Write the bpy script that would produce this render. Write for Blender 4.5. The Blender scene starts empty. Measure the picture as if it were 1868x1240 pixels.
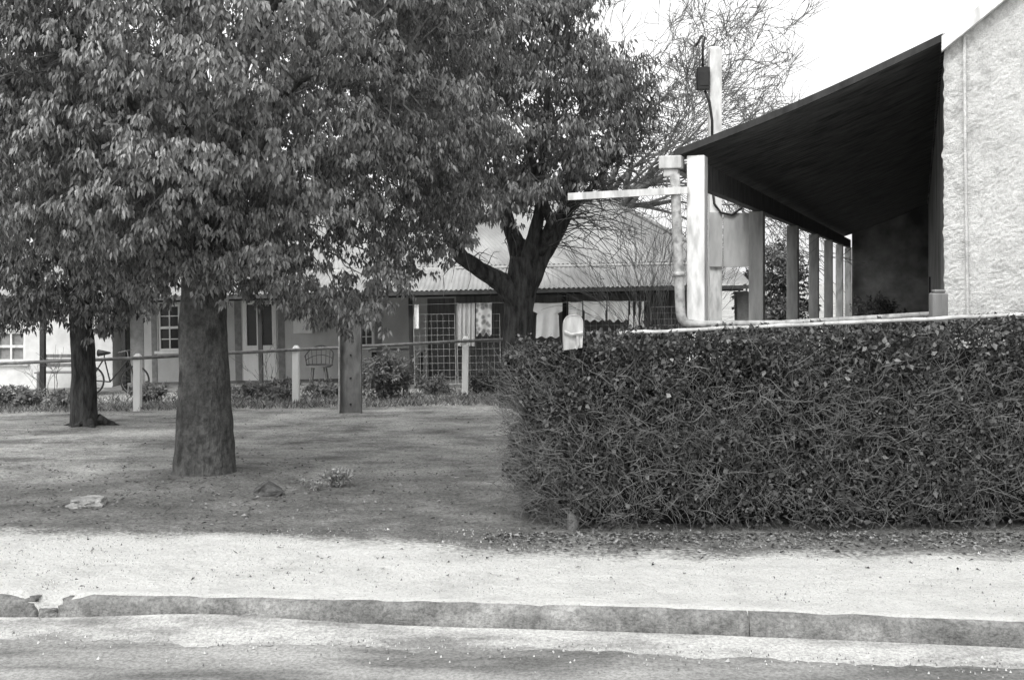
import bpy, math, random
import numpy as np
from mathutils import Vector, Matrix, noise
R = math.radians
random.seed(7); rng = np.random.default_rng(7)
scn = bpy.context.scene; col = scn.collection
F, CX, HY, HC = 2000., 934., 505., 2.05
def PX(px, Y): return (px-CX)/F*Y
def PZ(py, Y): return HC-(py-HY)/F*Y
def P(px, py, Y): return Vector((PX(px, Y), Y, PZ(py, Y)))
def sm(a, b, x):
    t = min(1, max(0, (x-a)/(b-a))); return t*t*(3-2*t)
def K(x):                                   # kerb line
    x = max(-9, min(9, x)); return 6.80-.083*x-.0125*x*x*(1 if x > 0 else .35)
def g(x, y):
    z = -.0303*min(max(y-8.5, 0), 16.5)
    return z+.02*max(-8, min(8, x+4))*sm(13, 23, y)

# ---------------------------------------------------------------- materials
def newmat(name):
    m = bpy.data.materials.new(name); m.use_nodes = True
    nt = m.node_tree; nt.nodes.clear()
    return m, nt, nt.nodes, nt.links
def G(v): return (v, v, v*.985, 1)
def mk(name, c1, c2, scale=8, rough=.8, bump=.2, bscale=60, stretch=(1, 1, 1), detail=8, spec=.3, lo=.35, hi=.65, bdist=.01, metal=0, c3=None, sc3=1., grain=0, gscale=150):
    m, nt, N, L = newmat(name)
    out = N.new('ShaderNodeOutputMaterial'); b = N.new('ShaderNodeBsdfPrincipled')
    tc = N.new('ShaderNodeTexCoord'); mp = N.new('ShaderNodeMapping'); mp.inputs['Scale'].default_value = stretch
    L.new(tc.outputs['Object'], mp.inputs['Vector'])
    n = N.new('ShaderNodeTexNoise'); n.inputs['Scale'].default_value = scale; n.inputs['Detail'].default_value = detail; n.inputs['Roughness'].default_value = .65
    L.new(mp.outputs[0], n.inputs['Vector'])
    r = N.new('ShaderNodeValToRGB'); r.color_ramp.elements[0].position = lo; r.color_ramp.elements[1].position = hi
    r.color_ramp.elements[0].color = G(c1); r.color_ramp.elements[1].color = G(c2)
    L.new(n.outputs['Fac'], r.inputs['Fac'])
    c = r.outputs['Color']
    if c3 is not None:
        n3 = N.new('ShaderNodeTexNoise'); n3.inputs['Scale'].default_value = sc3; n3.inputs['Detail'].default_value = 6
        L.new(mp.outputs[0], n3.inputs['Vector'])
        r3 = N.new('ShaderNodeValToRGB'); r3.color_ramp.elements[0].position = .5; r3.color_ramp.elements[1].position = .68
        L.new(n3.outputs['Fac'], r3.inputs['Fac'])
        mx = N.new('ShaderNodeMixRGB'); mx.inputs['Color2'].default_value = G(c3)
        L.new(r3.outputs['Color'], mx.inputs['Fac']); L.new(c, mx.inputs['Color1']); c = mx.outputs['Color']
    if grain:
        n4 = N.new('ShaderNodeTexNoise'); n4.inputs['Scale'].default_value = gscale; n4.inputs['Detail'].default_value = 5; n4.inputs['Roughness'].default_value = .8
        L.new(tc.outputs['Object'], n4.inputs['Vector'])
        r4 = N.new('ShaderNodeValToRGB'); r4.color_ramp.elements[0].position = .34; r4.color_ramp.elements[1].position = .6
        r4.color_ramp.elements[0].color = G(.3); r4.color_ramp.elements[1].color = G(1.15)
        L.new(n4.outputs['Fac'], r4.inputs['Fac'])
        mx = N.new('ShaderNodeMixRGB'); mx.blend_type = 'MULTIPLY'; mx.inputs[0].default_value = grain
        L.new(c, mx.inputs['Color1']); L.new(r4.outputs[0], mx.inputs['Color2']); c = mx.outputs['Color']
    L.new(c, b.inputs['Base Color'])
    b.inputs['Roughness'].default_value = rough; b.inputs['Specular IOR Level'].default_value = spec; b.inputs['Metallic'].default_value = metal
    if bump:
        n2 = N.new('ShaderNodeTexNoise'); n2.inputs['Scale'].default_value = bscale; n2.inputs['Detail'].default_value = 6
        L.new(mp.outputs[0], n2.inputs['Vector'])
        bp = N.new('ShaderNodeBump'); bp.inputs['Strength'].default_value = bump; bp.inputs['Distance'].default_value = bdist
        L.new(n2.outputs['Fac'], bp.inputs['Height']); L.new(bp.outputs[0], b.inputs['Normal'])
    L.new(b.outputs[0], out.inputs[0])
    return m
def leafmat(name, dark, light, trans=.2, rough=.4, spec=.5):
    m, nt, N, L = newmat(name)
    out = N.new('ShaderNodeOutputMaterial'); b = N.new('ShaderNodeBsdfPrincipled'); t = N.new('ShaderNodeBsdfTranslucent')
    ge = N.new('ShaderNodeNewGeometry'); r = N.new('ShaderNodeValToRGB')
    r.color_ramp.elements[0].color = G(dark); r.color_ramp.elements[1].color = G(light); r.color_ramp.elements[0].position = .1
    L.new(ge.outputs['Random Per Island'], r.inputs['Fac'])
    L.new(r.outputs[0], b.inputs['Base Color']); L.new(r.outputs[0], t.inputs['Color'])
    b.inputs['Roughness'].default_value = rough; b.inputs['Specular IOR Level'].default_value = spec
    mx = N.new('ShaderNodeMixShader'); mx.inputs[0].default_value = trans
    L.new(b.outputs[0], mx.inputs[1]); L.new(t.outputs[0], mx.inputs[2]); L.new(mx.outputs[0], out.inputs[0])
    return m
def groundmat(name):
    m, nt, N, L = newmat(name)
    def noise_(scale, detail=8, rough=.6, vec=None):
        n = N.new('ShaderNodeTexNoise'); n.inputs['Scale'].default_value = scale; n.inputs['Detail'].default_value = detail; n.inputs['Roughness'].default_value = rough
        L.new(vec or ge.outputs['Position'], n.inputs['Vector']); return n.outputs['Fac']
    def math_(op, a, b_):
        n = N.new('ShaderNodeMath'); n.operation = op
        for i, v in enumerate((a, b_)):
            if isinstance(v, (int, float)): n.inputs[i].default_value = v
            else: L.new(v, n.inputs[i])
        return n.outputs[0]
    def mr(v, a, b_, c, d, smooth=True):
        n = N.new('ShaderNodeMapRange'); n.interpolation_type = 'SMOOTHSTEP' if smooth else 'LINEAR'
        n.inputs[1].default_value = a; n.inputs[2].default_value = b_; n.inputs[3].default_value = c; n.inputs[4].default_value = d
        L.new(v, n.inputs[0]); return n.outputs[0]
    def ramp(v, stops):
        r = N.new('ShaderNodeValToRGB'); e = r.color_ramp.elements
        while len(e) < len(stops): e.new(.5)
        for k, (p, c) in enumerate(stops): e[k].position = p; e[k].color = G(c)
        L.new(v, r.inputs[0]); return r.outputs[0]
    def mix(f, a, b_, bt='MIX'):
        n = N.new('ShaderNodeMixRGB'); n.blend_type = bt
        if isinstance(f, float): n.inputs[0].default_value = f
        else: L.new(f, n.inputs[0])
        L.new(a, n.inputs[1]); L.new(b_, n.inputs[2]); return n.outputs[0]
    out = N.new('ShaderNodeOutputMaterial'); b = N.new('ShaderNodeBsdfPrincipled'); ge = N.new('ShaderNodeNewGeometry')
    sp = N.new('ShaderNodeSeparateXYZ'); L.new(ge.outputs['Position'], sp.inputs[0])
    mp = N.new('ShaderNodeMapping'); mp.inputs['Scale'].default_value = (.8, 1.1, 1); L.new(ge.outputs['Position'], mp.inputs[0])
    bnd = mr(sp.outputs['X'], -2.4, .5, 8.80, 8.12)
    d = math_('SUBTRACT', bnd, sp.outputs['Y'])
    d = math_('ADD', d, math_('MULTIPLY', math_('SUBTRACT', noise_(1.6, 10, .7), .5), 1.1))
    d = math_('ADD', d, math_('MULTIPLY', math_('SUBTRACT', noise_(28, 4), .5), .8))
    pale = mr(d, -.16, .26, 0, 1)
    dirt_tree_shade = ramp(noise_(1.5, 12, .76, mp.outputs[0]), [(.34, .12), (.5, .20), (.66, .32)])
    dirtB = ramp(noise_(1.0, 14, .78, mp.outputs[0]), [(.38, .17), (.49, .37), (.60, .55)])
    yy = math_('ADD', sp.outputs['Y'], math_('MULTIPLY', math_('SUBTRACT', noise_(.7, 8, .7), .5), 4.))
    dirt = mix(mr(yy, 10.6, 12.6, 0, 1), dirt_tree_shade, dirtB)  # nearer dirt is darker soil that also carries the tree's painted shadow
    fine = ramp(noise_(30, 8, .85), [(.36, .22), (.5, .95), (.64, 1.5)])
    dirt = mix(.95, dirt, fine, 'MULTIPLY')
    grav = ramp(noise_(2.2, 10, .7, mp.outputs[0]), [(.3, .56), (.5, .72), (.7, .78)])
    gf = ramp(noise_(55, 6, .85), [(.34, .14), (.43, .88), (.6, 1.1)])
    grav = mix(.78, grav, gf, 'MULTIPLY')
    c = mix(pale, dirt, grav)
    L.new(c, b.inputs['Base Color']); b.inputs['Roughness'].default_value = .95; b.inputs['Specular IOR Level'].default_value = .15
    bp = N.new('ShaderNodeBump'); bp.inputs['Strength'].default_value = 1.; bp.inputs['Distance'].default_value = .035
    L.new(math_('ADD', noise_(40, 8, .75), math_('MULTIPLY', noise_(7, 5), 1.5)), bp.inputs['Height']); L.new(bp.outputs[0], b.inputs['Normal'])
    L.new(b.outputs[0], out.inputs[0]); return m

M = dict(
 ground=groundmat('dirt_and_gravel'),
 road=mk('worn_asphalt', .13, .30, 1.3, .9, .6, 90, (.4, 1.6, 1), 14, .2, .40, .60, .01, c3=.38, sc3=1.6, grain=.75, gscale=40),
 gutter=mk('gutter_grit', .22, .48, 2.6, .9, .6, 80, (.5, 1.4, 1), 12, .2, .36, .56, .012, grain=.7, gscale=45),
 kerb=mk('old_concrete', .12, .25, 5, .9, .8, 60, (1, 1, 1.5), 10, .2, .35, .65, .015, c3=.33, sc3=3, grain=.75, gscale=40),
 bark=mk('smooth_grey_bark', .065, .16, 3.2, .85, 1., 26, (1, 1, .5), 10, .2, .38, .64, .04, c3=.045, sc3=7, grain=.7, gscale=18),
 rbark=mk('rough_bark', .02, .075, 12, .9, 1., 28, (1, 1, .25), 10, .2, .38, .62, .04),
 twig=mk('grey_twig', .09, .2, 10, .8, 0),
 htwig=mk('hedge_twig', .06, .21, 5, .8, 0),
 dtwig=mk('bare_twig', .07, .17, 4, .8, 0),
 core=mk('hedge_inner_shade', .006, .02, 20, .9, .5),
 leafA=leafmat('kurrajong_leaf', .09, .36, .30, .32, .6),
 leafB=leafmat('kurrajong_leaf_far', .055, .24, .26, .36, .5),
 leafH=leafmat('hedge_leaf', .02, .105, .1, .45, .4),
 leafHl=leafmat('pale_hedge_leaf', .10, .24, .1, .45, .4),
 leafG=leafmat('garden_leaf', .10, .30, .25, .6, .3),
 leafW=leafmat('pale_weed_leaf', .25, .6, .2, .7, .2),
 litter=leafmat('dry_leaf', .03, .28, 0, .8, .1),
 pebble=leafmat('pebbles', .12, .55, 0, .9, .1),
 grass=leafmat('grass_blade', .10, .34, .2, .7, .2),
 white=mk('weathered_white_paint', .50, .74, 6, .6, .15, 30, (1, 1, .3), 8, .3, .3, .55, c3=.42, sc3=9),
 fwhite=mk('fresh_white_paint', .72, .84, 6, .6, .1, 30, (1, 1, .3), 8, .3),
 dirtywhite=mk('grubby_white_paint', .28, .58, 7, .7, .2, 30, (1, 1, .25), 8, .3, .35, .65),
 greywood=mk('grey_timber', .10, .24, 9, .85, .4, 30, (1, 1, .12), 8, .2, .35, .65),
 postwood=mk('verandah_post_paint', .28, .5, 7, .75, .2, 30, (1, 1, .2), 8, .3),
 darkwood=mk('dark_timber', .02, .05, 6, .8, .3, 20, (1, 1, .3)),
 midwood=mk('brown_timber', .12, .22, 6, .8, .3, 20, (4, 1, .3)),
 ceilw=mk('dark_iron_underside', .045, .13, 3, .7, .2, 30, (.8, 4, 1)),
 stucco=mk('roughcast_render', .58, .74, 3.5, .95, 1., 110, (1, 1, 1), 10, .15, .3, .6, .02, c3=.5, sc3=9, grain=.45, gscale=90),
 shadewall=mk('verandah_wall', .16, .36, 1.4, .9, .6, 40, c3=.11, sc3=.8),  # dark tone and patches stand in for shade on the verandah walls
 cwall=mk('cottage_wall_paint', .44, .58, 1.6, .9, .2, 40, (1, 1, .6), 8, .2),
 quoin=mk('brick_quoin', .18, .28, 8, .9, .4, 50),
 wwall=mk('whitewash', .52, .7, 2.2, .9, .3, 30),
 iron=mk('galvanised_iron', .20, .34, 1.4, .55, .1, 30, (1, .3, 1), 8, .4, c3=.16, sc3=.6),
 gutterm=mk('gutter_paint', .05, .10, 5, .6, 0),
 steel=mk('painted_steel', .11, .22, 4, .6, .2, 30, (1, 1, .4), c3=.07, sc3=5),
 pipe=mk('pipe_paint', .26, .52, 9, .6, .2, 40, (1, 1, 1), c3=.2, sc3=14),
 railm=mk('galvanised_pipe', .10, .22, 12, .5, .1),
 glass=mk('dark_glass', .012, .03, 2, .15, 0, spec=.5),
 black=mk('black_plastic', .015, .03, 10, .5, 0),
 wire=mk('galvanised_wire', .35, .5, 20, .5, 0),
 cloth=mk('white_cotton', .80, .88, 6, .95, .2, 60, spec=.1),
 stone=mk('pale_rock', .16, .38, 9, .9, .8, 30, bdist=.02, grain=.5, gscale=60),
 dstone=mk('dark_rock', .05, .12, 9, .9, .8, 30, bdist=.02),
 wicker=mk('wicker', .12, .22, 40, .8, .4, 80),
 rubber=mk('tyre_rubber', .015, .03, 10, .8, 0),
 board=mk('panel_board', .40, .58, 4, .8, .2, 30, (1, 1, .25), c3=.25, sc3=3),
)
def stripemat(name, a, b_, sc, axis='X', chk=False):
    m, nt, N, L = newmat(name)
    out = N.new('ShaderNodeOutputMaterial'); b = N.new('ShaderNodeBsdfPrincipled'); tc = N.new('ShaderNodeTexCoord')
    if chk:
        w = N.new('ShaderNodeTexVoronoi'); w.inputs['Scale'].default_value = sc; fo = w.outputs['Distance']
    else:
        w = N.new('ShaderNodeTexWave'); w.bands_direction = axis; w.inputs['Scale'].default_value = sc; w.inputs['Distortion'].default_value = .4; fo = w.outputs['Fac']
    L.new(tc.outputs['Object'], w.inputs['Vector'])
    r = N.new('ShaderNodeValToRGB'); r.color_ramp.elements[0].color = G(a); r.color_ramp.elements[1].color = G(b_)
    r.color_ramp.elements[0].position = .3; r.color_ramp.elements[1].position = .6
    L.new(fo, r.inputs[0]); L.new(r.outputs[0], b.inputs['Base Color']); b.inputs['Roughness'].default_value = .95
    L.new(b.outputs[0], out.inputs[0]); return m
M['stripe'] = stripemat('striped_cotton', .3, .65, 9)
M['pattern'] = stripemat('patterned_cotton', .25, .65, 9, chk=True)

# ---------------------------------------------------------------- helpers
org = {}
def tag(o, label=None, cat=None, group=None, kind=None):
    for k, v in (('label', label), ('category', cat), ('group', group), ('kind', kind)):
        if v: o[k] = v
    return o
def empty(name, loc, label, cat, group=None, rz=0, ry=0):
    o = bpy.data.objects.new(name, None); col.objects.link(o); o.location = loc
    o.rotation_euler = (0, ry, rz); org[o.name] = Vector(loc); o.empty_display_size = .2
    return tag(o, label, cat, group)
def link(name, me, mat, parent, off, top_loc=None, smooth=False):
    o = bpy.data.objects.new(name, me); col.objects.link(o)
    if mat: me.materials.append(mat)
    if parent: o.parent = parent; org[o.name] = off
    elif top_loc is not None: o.location = top_loc; org[o.name] = off
    else: org[o.name] = Vector((0, 0, 0))
    if smooth: me.polygons.foreach_set('use_smooth', [True]*len(me.polygons))
    return o
class MB:
    def __init__(s): s.v = []; s.f = []
    def quad(s, *p):
        n = len(s.v); s.v += [tuple(q) for q in p]; s.f.append(tuple(range(n, n+len(p))))
    def box(s, x0, x1, y0, y1, z0, z1):
        n = len(s.v)
        s.v += [(x0, y0, z0), (x1, y0, z0), (x1, y1, z0), (x0, y1, z0), (x0, y0, z1), (x1, y0, z1), (x1, y1, z1), (x0, y1, z1)]
        s.f += [tuple(n+i for i in q) for q in ((3, 2, 1, 0), (4, 5, 6, 7), (0, 1, 5, 4), (1, 2, 6, 5), (2, 3, 7, 6), (3, 0, 4, 7))]
    def wall(s, x0, x1, z0, z1, y0, y1, ops):
        x = x0
        for (a, b, c, d) in sorted(ops):
            s.box(x, a, y0, y1, z0, z1)
            if c > z0: s.box(a, b, y0, y1, z0, c)
            if d < z1: s.box(a, b, y0, y1, d, z1)
            x = b
        s.box(x, x1, y0, y1, z0, z1)
    def tube(s, pts, rad, n=6, cap=True, nz=0, nsc=3.):
        pts = [Vector(p) for p in pts]
        if not isinstance(rad, (list, tuple)): rad = [rad]*len(pts)
        base = len(s.v); up = None
        for i, p in enumerate(pts):
            t = (pts[min(i+1, len(pts)-1)]-pts[max(i-1, 0)])
            if t.length < 1e-9: t = Vector((0, 0, 1))
            t.normalize()
            if up is None: up = Vector((1, 0, 0)) if abs(t.x) < .8 else Vector((0, 1, 0))
            a = up-t*up.dot(t)
            if a.length < 1e-6: a = t.orthogonal()
            a.normalize(); b = t.cross(a); up = a
            for k in range(n):
                an = 2*math.pi*k/n; q = a*math.cos(an)+b*math.sin(an); r = rad[i]
                if nz: r *= 1+nz*noise.noise((p+q*rad[i])*nsc)+nz*.5*noise.noise((p+q*rad[i])*nsc*3.3)
                s.v.append(tuple(p+q*r))
        for i in range(len(pts)-1):
            for k in range(n):
                a = base+i*n+k; b = base+i*n+(k+1) % n
                s.f.append((a, b, b+n, a+n))
        if cap:
            s.f.append(tuple(base+k for k in reversed(range(n)))); e = base+(len(pts)-1)*n
            s.f.append(tuple(e+k for k in range(n)))
    def ring(s, c, r, tr, axis='Y', n=28, m=6):
        base = len(s.v)
        for i in range(n):
            a = 2*math.pi*i/n
            for j in range(m):
                b = 2*math.pi*j/m; rr = r+tr*math.cos(b); h = tr*math.sin(b)
                p = (rr*math.cos(a), h, rr*math.sin(a)) if axis == 'Y' else (rr*math.cos(a), rr*math.sin(a), h)
                s.v.append(tuple(Vector(c)+Vector(p)))
        for i in range(n):
            for j in range(m):
                s.f.append((base+i*m+j, base+((i+1) % n)*m+j, base+((i+1) % n)*m+(j+1) % m, base+i*m+(j+1) % m))
    def grid(s, fn, nu, nv):
        base = len(s.v)
        for i in range(nu+1):
            for j in range(nv+1): s.v.append(tuple(fn(i/nu, j/nv)))
        for i in range(nu):
            for j in range(nv):
                a = base+i*(nv+1)+j; s.f.append((a, a+nv+1, a+nv+2, a+1))
    def build(s, name, mat, parent=None, loc=None, local=False, smooth=False):
        off = Vector((0, 0, 0))
        if not local:
            if parent: off = org[parent.name]
            elif loc is not None: off = Vector(loc)
        me = bpy.data.meshes.new(name)
        me.from_pydata([(x-off.x, y-off.y, z-off.z) for x, y, z in s.v], [], s.f); me.update()
        return link(name, me, mat, parent, off, loc, smooth)
def bevel(o, w=.01, seg=2):
    m = o.modifiers.new('bevel', 'BEVEL'); m.width = w; m.segments = seg; m.limit_method = 'ANGLE'; return o
def npmesh(name, V, T, mat, parent=None, loc=None, local=False):
    off = Vector((0, 0, 0))
    if not local:
        if parent: off = org[parent.name]
        elif loc is not None: off = Vector(loc)
    V = np.asarray(V, np.float32)-np.array(off, np.float32); T = np.asarray(T, np.int32)
    me = bpy.data.meshes.new(name); me.vertices.add(len(V)); me.vertices.foreach_set('co', V.ravel())
    k = T.shape[1]; me.loops.add(T.size); me.loops.foreach_set('vertex_index', T.ravel())
    me.polygons.add(len(T)); me.polygons.foreach_set('loop_start', np.arange(0, T.size, k, dtype=np.int32))
    me.update(calc_edges=True); me.validate()
    return link(name, me, mat, parent, off, loc)
def nrm(a): return a/np.maximum(np.linalg.norm(a, axis=1, keepdims=True), 1e-9)
def leaf_arrays(base, d, up, L, W, fold=.15, curl=.15):
    """kite shaped leaves, two triangles folded along the midrib"""
    side = nrm(np.cross(d, up)); nn = nrm(np.cross(side, d))
    L = L[:, None]; W = W[:, None]
    v0 = base; v2 = base+d*L-nn*L*curl
    m = base+d*L*.38+nn*W*fold
    v1 = m+side*W*.5; v3 = m-side*W*.5
    V = np.stack([v0, v1, v2, v3], 1).reshape(-1, 3)
    n = len(base); i = np.arange(n)[:, None]*4
    T = np.concatenate([i+np.array([[0, 1, 2]]), i+np.array([[0, 2, 3]])], 0)
    return V, T
def clumps_to_leaves(cl, outw, ncl, nleaf, rc, L, W, droop=.7, rand=.75, stem=.28):
    """each clump holds ncl sprays of nleaf drooping leaves"""
    C = np.repeat(cl, ncl, 0); O = np.repeat(outw, ncl, 0)
    C = C+rng.normal(size=C.shape)*np.array([rc, rc, rc*.62])
    C = np.repeat(C, nleaf, 0); O = np.repeat(O, nleaf, 0)
    n = len(C)
    rd = nrm(rng.normal(size=(n, 3)))
    d = nrm(O*.35+rd*rand+np.array([0, 0, -droop]))
    C = C+rd*L*stem*rng.uniform(.4, 1.6, (n, 1))
    up = nrm(O*.9+np.array([0, 0, .7])+rng.normal(size=(n, 3))*.35)
    return leaf_arrays(C, d, up, L*rng.uniform(.6, 1.2, n), W*rng.uniform(.7, 1.2, n))
def ellip(n, c, r, keep=None, inner=.62, mind=.0):
    pts = []; outs = []; c = np.array(c); r = np.array(r); tries = 0
    while len(pts) < n and tries < n*40:
        tries += 1
        u = rng.normal(size=3); u /= np.linalg.norm(u)
        k = inner+(1-inner)*rng.random()**.6
        k *= 1+.14*noise.noise(Vector(u*2.3+c))
        p = c+u*r*k
        if keep and not keep(p): continue
        if mind and pts:
            if np.min(np.sum((np.array(pts[-600:])-p)**2, 1)) < mind*mind: continue
        pts.append(p); o = u/r; outs.append(o/np.linalg.norm(o))
    return np.array(pts), np.array(outs)

# ---------------------------------------------------------------- ground, footpath, road
xs = np.unique(np.concatenate([np.linspace(-200, -14, 12), np.linspace(-14, 10, 150), np.linspace(10, 200, 12)]))
def sheet(name, rows, zf, mat, xs=xs):
    mb = MB(); nx = len(xs)
    for r in rows:
        for x in xs:
            y = r(x); mb.v.append((x, y, zf(x, y)))
    for j in range(len(rows)-1):
        for i in range(nx-1):
            a = j*nx+i; mb.f.append((a, a+1, a+1+nx, a+nx))
    o = mb.build(name, mat, smooth=True); tag(o, kind='structure'); return o
def gz(x, y):
    w = sm(9, 10.5, y)
    mound = .07*math.exp(-((x+3.27)**2+(y-11.7)**2)/1.1)
    return g(x, y)+w*(.03*noise.noise((x*.5, y*.5, 0))+.012*noise.noise((x*2, y*2, 3)))+mound
PB = lambda x: 9.2
rows = [(lambda x, t=t: PB(x)-.15+t) for t in list(np.linspace(0, 18, 90))+[22, 30, 45, 70, 120, 200, 400]]
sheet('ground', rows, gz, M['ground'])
rows = [lambda x: K(x)+.035, lambda x: K(x)+.055, lambda x: K(x)+.08+.014*noise.noise((x*6, 3, 0))]+[(lambda x, t=t: (K(x)+.13)*(1-t)+PB(x)*t) for t in np.linspace(0, 1, 18)]
def fpz(x, y):
    d = y-K(x); z = gz(x, y)+.006+.012*noise.noise((x*1.5, y*1.5, 9))
    if d < .045: return -.19
    if d < .06: return -.05+.03*noise.noise((x*5, 0, 1))
    if d < .25: z = .010+.004*noise.noise((x*9, y*9, 2))
    gap = sm(.20, .06, abs(x+2.98))
    return z-gap*.09*sm(.45, .03, d)
xs2 = np.unique(np.concatenate([xs, np.linspace(-3.3, -2.6, 24)]))
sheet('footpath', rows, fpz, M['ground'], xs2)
rows = [(lambda x, t=t: K(x)+.06-t) for t in (0, .3, .6, 1, 1.5, 2, 3, 5, 9, 16, 40, 120)]
sheet('road', rows, lambda x, y: -.155+.003*noise.noise((x, y*2, 0)), M['road'])
mb = MB()
def gut(u, v):
    x = -8+16*u; w = .40+.12*noise.noise((x*.9, 0, 2))+.07*noise.noise((x*4, 0, 5))+.06*noise.noise((x*13, 0, 5))
    y = K(x)-.012-w*v
    h = .045*math.exp(-((x+1.9)/.75)**2)*(1-v)*(1-v)
    return (x, y, -.146+h-.018*v*v+.003*noise.noise((x*3, y*6, 1))+(.02*(1-v)**2))
mb.grid(gut, 320, 8); tag(mb.build('gutter', M['gutter'], smooth=True), kind='structure')
# kerb lengths
def kerb(x0, x1, label, jag0=0, jag1=0):
    mb = MB(); prof = [(.0, -.24), (.0, -.155), (.014, -.06), (.028, -.028), (.052, -.006), (.08, .004), (.15, .0), (.15, -.24)]
    n = max(4, int((x1-x0)/.04)); base = 0
    loc = ((x0+x1)/2, K((x0+x1)/2), -.15)
    for i in range(n+1):
        x = x0+(x1-x0)*i/n
        e = max(sm(.25, 0, x-x0) if jag0 else 0, sm(.25, 0, x1-x) if jag1 else 0)
        for j, (dy, z) in enumerate(prof):
            xx = x
            if i == 0: xx += jag0*(.5+noise.noise((j*.9, 1, x0)))*(1.2 if j > 3 else .4)
            if i == n: xx -= jag1*(.5+noise.noise((j*.9, 2, x1)))*(1.2 if j > 3 else .4)
            w = .010 if j in (2, 3, 4, 5) else .004
            chip = max(0, noise.noise((x*3.7, 4, 8))-.28)*.06 if j in (3, 4) else 0
            crum = e*(.035+.03*noise.noise((x*16, j, 1))) if j in (2, 3, 4, 5, 6) else 0
            mb.v.append((xx, K(x)+dy+crum*.6+w*noise.noise((x*4, j, 0))+w*noise.noise((x*13, j, 5)), z-chip-crum+w*.7*noise.noise((x*5, j, 3))))
    m = len(prof)
    for i in range(n):
        for j in range(m-1):
            a = i*m+j; mb.f.append((a, a+m, a+m+1, a+1))
    mb.f.append(tuple(range(m))); mb.f.append(tuple(n*m+j for j in reversed(range(m))))
    return tag(mb.build('kerb_section', M['kerb'], loc=loc, smooth=True), label, 'kerb', 'concrete kerb lengths along the road edge')
kerb(-2.93, 1.44, 'long weathered concrete kerb length between broken gap and joint', .08, 0)
kerb(1.449, 7.5, 'concrete kerb length right of the joint, below the hedge', 0, 0)
kerb(-7.5, -3.04, 'short broken kerb end at left edge of the road', 0, .09)
def rock(name, c, sx, sy, sz, mat, label, seed=0, rz=0, extra=None, cat='rock'):
    import bmesh
    bm = bmesh.new(); bmesh.ops.create_icosphere(bm, subdivisions=4, radius=1)
    for v in bm.verts:
        p = v.co.copy()
        q = Vector((max(-.72, min(.72, p.x)), max(-.72, min(.72, p.y)), max(-.6, min(.6, p.z))))*1.3
        q *= 1+.22*noise.noise(p*1.7+Vector((seed, 0, 0)))+.08*noise.noise(p*5+Vector((seed, 3, 0)))
        if extra: q = extra(q)
        v.co = Matrix.Rotation(rz, 3, 'Z') @ Vector((q.x*sx, q.y*sy, q.z*sz))
    me = bpy.data.meshes.new(name); bm.to_mesh(me); bm.free()
    o = link(name, me, mat, None, Vector(c), Vector(c)); return tag(o, label, cat)
def gp(px, py):            # ground point under a pixel
    Y = 9.
    for _ in range(30): 
        s = (py-HY)/F; z = g(PX(px, Y), Y); Y = (HC-z)/s
    return Vector((PX(px, Y), Y, g(PX(px, Y), Y)))
c = gp(158, 924); rock('flat_rock', c+Vector((0, 0, .035)), .165, .12, .055, M['stone'], 'low flat pale layered rock on the dirt at left', 1, .1,
     lambda q: Vector((q.x*(1 if q.z < .1 else .86)+.04*(q.z > .1), q.y, q.z)))
c = gp(490, 905); rock('wedge_rock', c+Vector((0, 0, .05)), .14, .09, .10, M['dstone'], 'dark wedge shaped stone right of the big trunk', 8, .2,
     lambda q: Vector((q.x, q.y, q.z*(1.2-1.0*abs(q.x+.1)))))
rock('kerb_rubble', (-2.98, K(-2.98)+.04, -.11), .06, .05, .04, M['kerb'], 'broken kerb rubble lying in the gap between kerbs', 12, .4, cat='rubble')
# litter and pebbles: stuff
def scatter_leaves(name, n, fn, L, W, mat, tilt=.35):
    b = np.array([fn() for _ in range(n)]); a = rng.uniform(0, 6.283, n)
    d = np.stack([np.cos(a), np.sin(a), rng.normal(size=n)*tilt*.5], 1); d = nrm(d)
    up = nrm(np.stack([rng.normal(size=n)*tilt, rng.normal(size=n)*tilt, np.ones(n)], 1))
    V, T = leaf_arrays(b, d, up, L*rng.uniform(.4, 1.3, n), W*rng.uniform(.4, 1.3, n), .25, .1)
    return npmesh(name, V, T, mat)
def f_litter():
    r = random.random()
    if r < .45: x = random.uniform(-.2, 5); y = 8.75-abs(random.gauss(0, .3))
    elif r < .75: x = random.gauss(-3, 2.2); y = random.gauss(10.7, 1.2)
    else: x = random.uniform(-8, 4); y = random.uniform(7.4, 20)
    y = max(K(x)+.2, y); return (x, y, gz(x, y)+.018)
tag(scatter_leaves('leaf_litter', 5000, f_litter, .045, .022, M['litter']), 'dry fallen leaves scattered over the dirt and footpath', 'leaf litter', kind='stuff')
def pebbles():
    V = []; T = []
    for k in range(7000):
        r = random.random()
        if r < .7: x = random.uniform(-5, 5); y = random.uniform(K(x)+.18, 9.0); z = gz(x, y)
        else: x = random.uniform(-5, 5); y = K(x)-.02-abs(random.gauss(0, .22)); z = -.15
        s = random.uniform(.003, .008)*(1.8 if random.random() < .04 else 1); n = len(V); a = random.random()*6
        for i in range(4):
            an = a+i*1.57; rr = s*random.uniform(.7, 1.3); V.append((x+rr*math.cos(an), y+rr*math.sin(an), z))
        V.append((x+random.gauss(0, s*.3), y, z+s*1.1+.006))
        T += [(n+i, n+(i+1) % 4, n+4) for i in range(4)]
    return npmesh('pebbles', V, T, M['pebble'])
tag(pebbles(), 'small stones and grit scattered on footpath and gutter', 'gravel', kind='stuff')

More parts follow.
